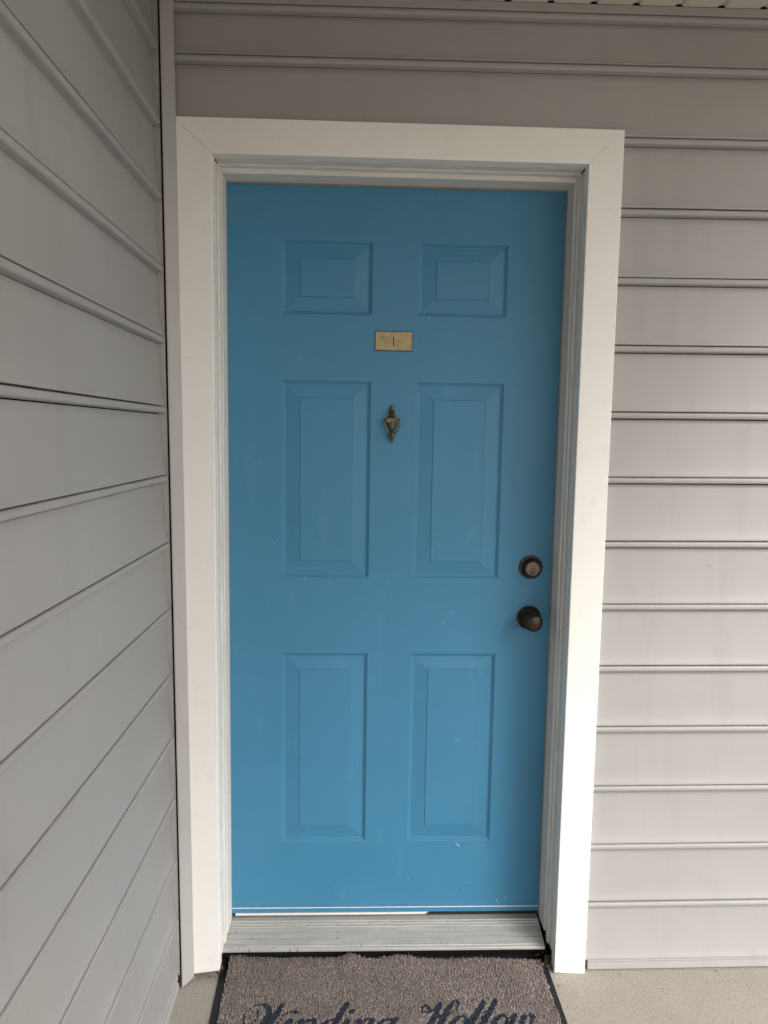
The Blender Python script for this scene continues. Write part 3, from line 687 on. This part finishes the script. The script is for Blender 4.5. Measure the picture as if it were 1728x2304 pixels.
# threshold: ribbed aluminium, sloping out
TP = [(0.06, 0.0795), (0.004, 0.0795), (-0.004, 0.0790), (-0.0120, 0.0788)]
def rib(y, z):
    return [(y, z), (y - 0.0006, z + 0.0021), (y - 0.0024, z + 0.0021), (y - 0.0030, z - 0.0003)]
TP += rib(-0.0150, 0.0782) + [(-0.0220, 0.0765)] + rib(-0.0235, 0.0760) + [(-0.0310, 0.0740)]
TP += rib(-0.0330, 0.0735)
yy, zz = -0.0370, 0.0733
for gy in (0.0165, 0.0165, 0.0165):
    TP += [(yy - gy + 0.0026, zz - 0.30 * (gy - 0.0026)), (yy - gy + 0.0022, zz - 0.30 * gy - 0.0026), (yy - gy - 0.0004, zz - 0.30 * gy - 0.0026), (yy - gy - 0.0008, zz - 0.30 * gy)]
    yy -= gy + 0.0008
    zz -= 0.30 * gy
TP += [(-0.0915, zz - 0.0010), (-0.0925, zz - 0.0030), (-0.0945, zz - 0.0020), (-0.1000, zz - 0.0036), (-0.1012, zz - 0.0052), (-0.1012, zz - 0.0070), (-0.1000, zz - 0.0074), (-0.1005, zz - 0.0115), (-0.0985, zz - 0.0115), (-0.0960, zz - 0.0075), (0.06, 0.060)]
bm = bmesh.new()
prism(bm, TP, -0.0075, 0.9010, (1, 2, 0))
th = from_bm('threshold', loc(bm), M_ALU, frame)
th['label'] = 'ribbed weathered aluminium threshold under the blue door'
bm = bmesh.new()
box(bm, -0.0945, 0.985, -0.066, 0.10, 0.0055, 0.0600)  # near-black block stands in for the shade beneath the threshold nose
from_bm('sill_gap_shade', loc(bm), M_VOID, frame)

# ---------------------------------------------------------------- the door
door = thing('front_door', 'blue six panel front door with brass plate and knocker', 'door', PIV)
door.rotation_euler = (0, LEAN, 0)
DX0, DX1, DZ0, DZ1 = -0.008, 0.914, 0.0935, 2.1420
XC = [(0.1515, 0.3927), (0.5135, 0.7545)]
ZR = [(0.3130, 0.8710), (1.0855, 1.6250), (1.7990, 1.9890)]
xs = [DX0] + [v for p in XC for v in p] + [DX1]
zs = [DZ0] + [v for p in ZR for v in p] + [DZ1]
bm = bmesh.new()
V = {}
for i, xx in enumerate(xs):
    for j, z_ in enumerate(zs):
        V[i, j] = bm.verts.new((xx, 0.0, z_))
for i in range(len(xs) - 1):
    for j in range(len(zs) - 1):
        if i in (1, 3) and j in (1, 3, 5):
            continue
        bm.faces.new((V[i, j], V[i + 1, j], V[i + 1, j + 1], V[i, j + 1]))
# edges and back of the leaf
bk = [bm.verts.new((a, 0.044, b)) for a, b in ((DX0, DZ0), (DX1, DZ0), (DX1, DZ1), (DX0, DZ1))]
bm.faces.new(bk[::-1])
nx, nz = len(xs), len(zs)
loops = ([V[i, 0] for i in range(nx)], [V[nx - 1, j] for j in range(nz)], [V[i, nz - 1] for i in range(nx - 1, -1, -1)], [V[0, j] for j in range(nz - 1, -1, -1)])
for k, lp in enumerate(loops):
    bm.faces.new(list(lp) + [bk[(k + 1) % 4], bk[k]])
from_bm('door_leaf', loc(bm), M_DOOR, door)

# raised panels: stepped ogee, long bevel, small step to the flat field   (inset, depth)
OG = [(0.0, 0.0), (0.0012, 0.0004), (0.0030, 0.0024), (0.0042, 0.0025), (0.0050, 0.0043), (0.0066, 0.0044), (0.0076, 0.0062), (0.0098, 0.0065), (0.0112, 0.0068),
      (0.0150, 0.0064), (0.0485, 0.0027), (0.0491, 0.0030), (0.0503, 0.0013), (0.0525, 0.0012)]
for (xa, xb) in XC:
    for (za, zb) in ZR:
        bm = bmesh.new()
        rings = []
        kx = 1.0
        kz = 0.92 if zb - za < 0.3 else 0.95
        for ins, d in OG:
            rings.append([bm.verts.new(p) for p in ((xa + ins * kx, d, za + ins * kz), (xb - ins * kx, d, za + ins * kz), (xb - ins * kx, d, zb - ins * kz), (xa + ins * kx, d, zb - ins * kz))])
        for a, b in zip(rings, rings[1:]):
            for k in range(4):
                bm.faces.new((a[k], a[(k + 1) % 4], b[(k + 1) % 4], b[k]))
        bm.faces.new(rings[-1])
        from_bm('panel', loc(bm), M_DOOR, door)

# bottom of the leaf: thin bare line, white strip with a missing length, black sweep
bm = bmesh.new()
n_ = 90
def ragged(x0, x1, z0, z1, y, amp, n_):
    row = []
    for k in range(n_ + 1):
        xx = x0 + (x1 - x0) * k / n_
        row.append((bm.verts.new((xx, y, z0 + random.uniform(-amp, amp))), bm.verts.new((xx, y, z1 + random.uniform(-amp, amp)))))
    for a, b in zip(row, row[1:]):
        bm.faces.new((a[0], b[0], b[1], a[1]))
ragged(0.0, 0.906, 0.1072, 0.1100, -0.0006, 0.0003, n_)
from_bm('bare_line', loc(bm), M_PRIMER, door)
bm = bmesh.new()
prism(bm, [(0.0185, 0.0862), (0.5700, 0.0862), (0.5760, 0.0900), (0.5800, 0.0928), (0.0185, 0.0928)], -0.0012, 0.030, (0, 2, 1))
from_bm('bottom_strip', loc(bm), M_PRIMER, door)
bm = bmesh.new()
prism(bm, [(0.0, 0.0838), (0.906, 0.0838), (0.906, 0.0930), (0.5770, 0.0930), (0.5660, 0.0865), (0.0210, 0.0865), (0.0180, 0.0915), (0.0080, 0.0925), (0.0, 0.0915)], 0.0010, 0.030, (0, 2, 1))
from_bm('door_sweep', loc(bm), M_RUBBER, door)
bm = bmesh.new()
box(bm, -0.004, 0.910, 0.0120, 0.0300, 0.0792, 0.0842)
from_bm('door_sweep', loc(bm), M_RUBBER, door)

# scratches and chips seen in the paint: short slivers a hair proud of it
SCR = [(0.640, 0.612, 0.664, 0.620, .0012), (0.655, 0.308, 0.668, 0.292, .0022), (0.520, 0.1965, 0.5215, 0.198, .0018), (0.622, 0.985, 0.628, 0.992, .0020),
       (0.600, 0.960, 0.606, 0.962, .0015), (0.607, 1.010, 0.609, 1.012, .0018), (0.212, 1.085, 0.219, 1.079, .0012), (0.130, 1.175, 0.134, 1.184, .0014),
       (0.780, 0.125, 0.7835, 0.128, .0035), (0.805, 0.136, 0.8075, 0.139, .002), (0.700, 0.180, 0.702, 0.182, .002), (0.758, 0.152, 0.760, 0.154, .0018),
       (0.660, 0.165, 0.662, 0.167, .0016), (0.606, 0.1895, 0.608, 0.191, .0018), (0.855, 0.915, 0.859, 0.914, .0018), (0.305, 0.168, 0.307, 0.170, .0018),
       (0.318, 0.170, 0.3195, 0.171, .0016), (0.545, 1.795, 0.548, 1.797, .0026), (0.602, 1.757, 0.604, 1.759, .0022), (0.747, 1.596, 0.752, 1.602, .0014)]
bm = bmesh.new()
for (xa, za, xb, zb, w) in SCR:
    dx, dz = xb - xa, zb - za
    L_ = math.hypot(dx, dz)
    px, pz = -dz / L_ * w * 0.5, dx / L_ * w * 0.5
    p = [(xa, za), ((xa + xb) / 2 - px, (za + zb) / 2 - pz), (xb, zb), ((xa + xb) / 2 + px, (za + zb) / 2 + pz)]
    prism(bm, p, -0.0007, 0.0002, (0, 2, 1))
sc = from_bm('paint_chips', loc(bm), M_SCRATCH, door)
sc['kind'] = 'stuff'

# number plate
px_, pz_ = 0.4516, 1.7322
bm = bmesh.new()
box(bm, px_ - 0.0508, px_ + 0.0508, -0.0010, 0.0, pz_ - 0.0262, pz_ + 0.0262)  # thin black sheet, added to draw the shadow line around the plate
plate_shade = from_bm('plate_edge_shade', loc(bm), M_RUBBER, door)
bm = bmesh.new()
box(bm, px_ - 0.0496, px_ + 0.0496, -0.0035, -0.0011, pz_ - 0.0250, pz_ + 0.0250)
bevel_all(bm, 0.0009, 1)
plate = from_bm('number_plate', loc(bm), M_BRASS, door)
plate['label'] = 'brushed brass plate engraved with the number 1'
def slot(w, h, y0, y1, mat, name):
    bm = bmesh.new()
    poly = []
    for k in range(9):
        a = math.pi * k / 8
        poly.append((px_ - 0.0002 + w * math.cos(a), pz_ - 0.0008 + h - w + w * math.sin(a)))
    for k in range(9):
        a = math.pi + math.pi * k / 8
        poly.append((px_ - 0.0002 + w * math.cos(a), pz_ - 0.0008 - h + w + w * math.sin(a)))
    prism(bm, poly, y0, y1, (0, 2, 1))
    return from_bm(name, loc(bm), mat, plate)
slot(0.0023, 0.0143, -0.0037, -0.0030, M_BRASS_EDGE, 'numeral_rim')
slot(0.0019, 0.0138, -0.0041, -0.0030, M_VOID, 'numeral')

# door knocker: colonial urn with a striker
kx, kz = 0.4500, 1.5100
S_ = 0.001
bm = bmesh.new()
URN = [(0.0004, -52), (0.0022, -48.5), (0.0040, -45), (0.0052, -43), (0.0040, -41.5), (0.0058, -39.5), (0.0068, -37.5), (0.0052, -36), (0.0048, -33), (0.0062, -30),
       (0.0050, -22), (0.0044, -20.5), (0.0062, -19.5), (0.0050, -18), (0.0075, -13), (0.0110, -7), (0.0140, -1), (0.0150, 2.5), (0.0155, 5.5)]
lathe(bm, [(r, h * S_) for r, h in URN], (kx, -0.006, kz), 'z', 28, 1.0, 0.75)
box(bm, kx - 0.0175, kx + 0.0175, -0.0195, 0.0, kz + 0.0055, kz + 0.0172)
TOPP = [(0.0170, 17.5), (0.0140, 19.0), (0.0095, 21.5), (0.0072, 25), (0.0080, 27), (0.0068, 28.5), (0.0082, 32), (0.0086, 36), (0.0078, 40), (0.0060, 42.5), (0.0062, 44), (0.0046, 47.5), (0.0022, 51), (0.0004, 52.5)]
lathe(bm, [(r, h * S_) for r, h in TOPP], (kx, -0.005, kz), 'z', 28, 1.0, 0.8)
kn = from_bm('door_knocker', loc(bm), M_BRONZE, door, True)
kn['label'] = 'antique bronze urn shaped door knocker'
try:
    kn.data.set_sharp_from_angle(angle=R(40))
except Exception:
    pass
bm = bmesh.new()
lathe(bm, [(0.0005, 0.0165), (0.0030, 0.0162), (0.0046, 0.0145), (0.0050, 0.0120), (0.0050, 0.002)], (kx + 0.0004, 0, kz + 0.0345), 'y-', 20)
from_bm('screw_cap', loc(bm), M_DARKBRONZE, kn, True)
bm = bmesh.new()
arc = [(0.0202, 15.5), (0.0208, 10), (0.0204, 3), (0.0190, -4), (0.0164, -12), (0.0128, -19.5), (0.0088, -26), (0.0045, -30)]
for sg in (-1, 1):
    tube(bm, [(kx + sg * a, -0.0120 - 0.001 * (15 - h) / 12, kz + h * S_) for a, h in arc], [0.0021, 0.0026, 0.0026, 0.0025, 0.0024, 0.0024, 0.0026, 0.003])
    tube(bm, [(kx + sg * 0.0176, -0.0120, kz + 0.0118), (kx + sg * 0.0222, -0.0120, kz + 0.0118)], [0.0038, 0.0034])
BALL = [(0.0073 * math.sin(math.pi * t / 12), -0.0073 * math.cos(math.pi * t / 12)) for t in range(13)]
BALL[0] = (0.0002, BALL[0][1])
BALL[-1] = (0.0002, BALL[-1][1])
lathe(bm, BALL, (kx, -0.0175, kz - 0.0295), 'z', 24)
from_bm('striker', loc(bm), M_BRONZE, kn, True)

# deadbolt
dx_, dz_ = 0.8450, 1.1200
bm = bmesh.new()
lathe(bm, [(0.0330, 0.0), (0.0332, 0.0025), (0.0322, 0.0050), (0.0292, 0.0062), (0.0276, 0.0062), (0.0274, 0.0052), (0.0268, 0.0052), (0.0266, 0.0070), (0.0215, 0.0225), (0.0208, 0.0245), (0.0196, 0.0252)], (dx_, 0, dz_), 'y-', 48)
db = from_bm('deadbolt', loc(bm), M_DARKBRONZE, door, True)
db.data.set_sharp_from_angle(angle=R(35))
bm = bmesh.new()
lathe(bm, [(0.0178, 0.0235), (0.0178, 0.0262), (0.0172, 0.0266)], (dx_, 0, dz_), 'y-', 40)
cy = from_bm('lock_cylinder', loc(bm), M_LOCK, db)
bm = bmesh.new()
lathe(bm, [(0.0185, 0.0250), (0.0190, 0.0268), (0.0200, 0.0268), (0.0203, 0.0240)], (dx_, 0, dz_), 'y-', 40)
from_bm('cylinder_rim', loc(bm), M_LOCK, db, True)
bm = bmesh.new()
lathe(bm, [(0.0084, 0.0262), (0.0084, 0.0270), (0.0066, 0.0272)], (dx_, 0, dz_ - 0.0070), 'y-', 28)
from_bm('key_plug', loc(bm), M_VOID, db)
bm = bmesh.new()
lathe(bm, [(0.0070, 0.0268), (0.0070, 0.0278), (0.0058, 0.0282)], (dx_, 0, dz_ - 0.0070), 'y-', 28)
from_bm('key_plug', loc(bm), M_LOCK, db)
bm = bmesh.new()
box(bm, dx_ - 0.0012, dx_ + 0.0014, -0.0288, -0.0270, dz_ - 0.0128, dz_ - 0.0030)
box(bm, dx_ - 0.0026, dx_ + 0.0002, -0.0287, -0.0270, dz_ - 0.0105, dz_ - 0.0062)
from_bm('keyhole', loc(bm), M_VOID, db)
# faint worn stamp above the plug
bm = bmesh.new()
for k in range(5):
    a = R(90 + (2 - k) * 17)
    xx, z_ = dx_ + 0.0112 * math.cos(a), dz_ + 0.0112 * math.sin(a) - 0.002
    box(bm, xx - 0.0009, xx + 0.0009, -0.0268, -0.0262, z_ - 0.0011, z_ + 0.0011)
from_bm('worn_stamp', loc(bm), M_DARKBRONZE, db)

# knob
nx_, nz_ = 0.8450, 0.9765
bm = bmesh.new()
lathe(bm, [(0.0340, 0.0), (0.0342, 0.0030), (0.0335, 0.0052), (0.0312, 0.0062), (0.0300, 0.0052), (0.0285, 0.0050), (0.0272, 0.0075), (0.0262, 0.0085), (0.0245, 0.0078), (0.0235, 0.0060), (0.0180, 0.0062)], (nx_, 0, nz_), 'y-', 48)
ro = from_bm('door_knob', loc(bm), M_DARKBRONZE, door, True)
ro['label'] = 'dark bronze round knob below the deadbolt'
ro.data.set_sharp_from_angle(angle=R(35))
bm = bmesh.new()
lathe(bm, [(0.0190, 0.0060), (0.0165, 0.0090), (0.0122, 0.0140), (0.0112, 0.0220), (0.0125, 0.0290), (0.0175, 0.0345), (0.0225, 0.0400), (0.0255, 0.0470), (0.0262, 0.0530), (0.0256, 0.0590), (0.0236, 0.0645), (0.0200, 0.0690), (0.0150, 0.0722), (0.0090, 0.0738), (0.0040, 0.0742), (0.0003, 0.0743)], (nx_, 0, nz_), 'y-', 48)
from_bm('knob_ball', loc(bm), M_DARKBRONZE, ro, True)

# ---------------------------------------------------------------- doormat
mat = thing('doormat', 'brown carpet doormat with navy script lettering and black rubber edge', 'doormat', (0.44, -0.38, 0.0))
MO = Vector((0.44, -0.38, 0.0))
BK = [(-0.0155, -0.045), (0.8990, -0.060), (0.8975, -0.722), (0.0060, -0.712)]
bm = bmesh.new()
prism(bm, [(a - MO.x, b - MO.y) for a, b in BK], 0.0005, 0.0045, (0, 1, 2))
bevel_all(bm, 0.0015, 1)
from_bm('rubber_backing', bm, M_RUBBER, mat)

QC = np.array([(0.0065, -0.066), (0.8795, -0.099), (0.8780, -0.700), (0.0270, -0.690)])   # carpet corners: back left, back right, front right, front left
SPACE = 0.0033
nu, nv = int(0.872 / SPACE), int(0.605 / SPACE)
uu, vv = np.meshgrid((np.arange(nu) + 0.5) / nu, (np.arange(nv) + 0.5) / nv)
uu = (uu + rng.uniform(-0.45, 0.45, uu.shape) / nu).ravel()
vv = (vv + rng.uniform(-0.45, 0.45, vv.shape) / nv).ravel()
P2 = ((1 - uu) * (1 - vv))[:, None] * QC[0] + (uu * (1 - vv))[:, None] * QC[1] + (uu * vv)[:, None] * QC[2] + ((1 - uu) * vv)[:, None] * QC[3]
back = vv * 0.605
wave = np.zeros(len(uu))
for c0, w0, h0 in ((0.345, 0.028, 0.010), (0.490, 0.040, 0.009), (0.02, 0.03, 0.004), (0.72, 0.09, 0.003), (0.16, 0.05, -0.001)):
    wave += h0 * np.exp(-((P2[:, 0] - c0) / w0) ** 2) * np.exp(-(back / 0.05) ** 2)
P2[:, 1] += (wave * 0.6) * np.exp(-(back / 0.02) ** 2) + np.where(back < 0.008, rng.uniform(-0.004, 0.002, len(uu)), 0)
side = np.minimum(uu, 1 - uu) * 0.872
P2[:, 0] += np.where(side < 0.006, rng.uniform(-0.002, 0.002, len(uu)), 0)

# which letter, if any, each tuft belongs to
owner = np.full(len(uu), -1)
for li, (ch, strokes) in enumerate(LETTERS):
    for stq in strokes:
        q_ = np.array(stq)
        for a, b in zip(q_, q_[1:]):
            d = b[:2] - a[:2]
            L2 = max(float(d @ d), 1e-12)
            rmax = 1.15 * max(a[2], b[2]) + 0.001
            sel = np.where((P2[:, 0] > min(a[0], b[0]) - rmax) & (P2[:, 0] < max(a[0], b[0]) + rmax) & (P2[:, 1] > min(a[1], b[1]) - rmax) & (P2[:, 1] < max(a[1], b[1]) + rmax))[0]
            if len(sel) == 0:
                continue
            rel = P2[sel] - a[:2]
            t = np.clip(rel @ d / L2, 0, 1)
            dist = np.hypot(*(rel - t[:, None] * d).T)
            w_ = 1.15 * (a[2] + (b[2] - a[2]) * t) + 0.0003
            hit = sel[dist < w_]
            owner[hit] = li

def tufts(idx, name, mat_, parent, h_mean, h_var, r0, flat=False):
    n = len(idx)
    if n == 0:
        return None
    p = P2[idx]
    zb_ = 0.0040 + np.zeros(n)
    hh = h_mean + rng.uniform(-h_var, h_var, n) + wave[idx]
    rr = r0 * rng.uniform(0.8, 1.2, n)
    ang = rng.uniform(0, 2 * math.pi, n)
    lean = rng.normal(0, 0.0011, (n, 2))
    V_ = np.zeros((n, 7, 3))
    for k in range(3):
        a = ang + k * 2 * math.pi / 3
        V_[:, k, 0] = p[:, 0] + 0.7 * rr * np.cos(a)
        V_[:, k, 1] = p[:, 1] + 0.7 * rr * np.sin(a)
        V_[:, k, 2] = zb_ - 0.0002
        V_[:, 3 + k, 0] = p[:, 0] + lean[:, 0] * 0.7 + rr * np.cos(a + 0.5)
        V_[:, 3 + k, 1] = p[:, 1] + lean[:, 1] * 0.7 + rr * np.sin(a + 0.5)
        V_[:, 3 + k, 2] = zb_ + hh * 0.72
    V_[:, 6, 0] = p[:, 0] + lean[:, 0]
    V_[:, 6, 1] = p[:, 1] + lean[:, 1]
    V_[:, 6, 2] = zb_ + hh
    V_[:, :, 0] -= MO.x
    V_[:, :, 1] -= MO.y
    base = (np.arange(n) * 7)[:, None]
    F = []
    for k in range(3):
        k2 = (k + 1) % 3
        F.append(np.stack([base[:, 0] + k, base[:, 0] + k2, base[:, 0] + 3 + k2], 1))
        F.append(np.stack([base[:, 0] + k, base[:, 0] + 3 + k2, base[:, 0] + 3 + k], 1))
        F.append(np.stack([base[:, 0] + 3 + k, base[:, 0] + 3 + k2, base[:, 0] + 6], 1))
    F = np.concatenate(F).astype(np.int32)
    me = bpy.data.meshes.new(name)
    me.vertices.add(n * 7)
    me.vertices.foreach_set('co', V_.reshape(-1).astype(np.float32))
    me.loops.add(len(F) * 3)
    me.loops.foreach_set('vertex_index', F.reshape(-1))
    me.polygons.add(len(F))
    me.polygons.foreach_set('loop_start', np.arange(0, len(F) * 3, 3, dtype=np.int32))
    me.update(calc_edges=True)
    me.validate()
    tone = me.attributes.new('tone', 'FLOAT', 'POINT')
    tone.data.foreach_set('value', np.repeat(rng.beta(1.6, 1.6, n), 7).astype(np.float32))
    me.materials.append(mat_)
    return link(bpy.data.objects.new(name, me), parent)

pile = tufts(np.where(owner < 0)[0], 'carpet_pile', M_PILE, mat, 0.0102, 0.0017, 0.0022)
pile['kind'] = 'stuff'
for li, (ch, strokes) in enumerate(LETTERS):
    o = tufts(np.where(owner == li)[0], 'letter', M_NAVY, mat, 0.0090, 0.0006, 0.0027)

# ---------------------------------------------------------------- dry litter caught in the corners of the threshold
bm = bmesh.new()
def flake(cx, cy, cz, s_):
    a = random.uniform(0, 6.28)
    t = Matrix.Rotation(a, 3, 'Z') @ Matrix.Rotation(random.uniform(-0.9, 0.9), 3, 'X') @ Matrix.Rotation(random.uniform(-0.9, 0.9), 3, 'Y')
    w = random.uniform(0.35, 0.8)
    pts = [(-1, 0, 0.1), (-0.4, w, 0.35), (0.5, w * 0.8, 0.3), (1, 0, 0.0), (0.4, -w, 0.3), (-0.5, -w * 0.8, 0.35), (0, 0, -0.05)]
    vs_ = [bm.verts.new(Vector((cx, cy, cz)) + t @ (Vector(q) * s_)) for q in pts]
    for k in range(6):
        bm.faces.new((vs_[k], vs_[(k + 1) % 6], vs_[6]))
for k in range(34):
    flake(random.uniform(0.872, 0.918), random.uniform(-0.135, -0.075), random.uniform(0.004, 0.020), random.uniform(0.003, 0.008))
for k in range(9):
    flake(random.uniform(-0.020, -0.008), random.uniform(-0.120, -0.085), random.uniform(0.004, 0.012), random.uniform(0.003, 0.006))
for k in range(10):
    flake(random.uniform(-0.080, -0.020), random.uniform(-0.138, -0.128), random.uniform(0.002, 0.006), random.uniform(0.002, 0.004))
for k in range(8):
    flake(random.uniform(0.60, 0.72), random.uniform(-0.098, -0.088), random.uniform(0.014, 0.020), random.uniform(0.003, 0.007))
lt = from_bm('leaf_litter', bm, M_LEAF)
lt['kind'] = 'stuff'
lt['label'] = 'dry brown leaf bits caught beside the doormat corners'
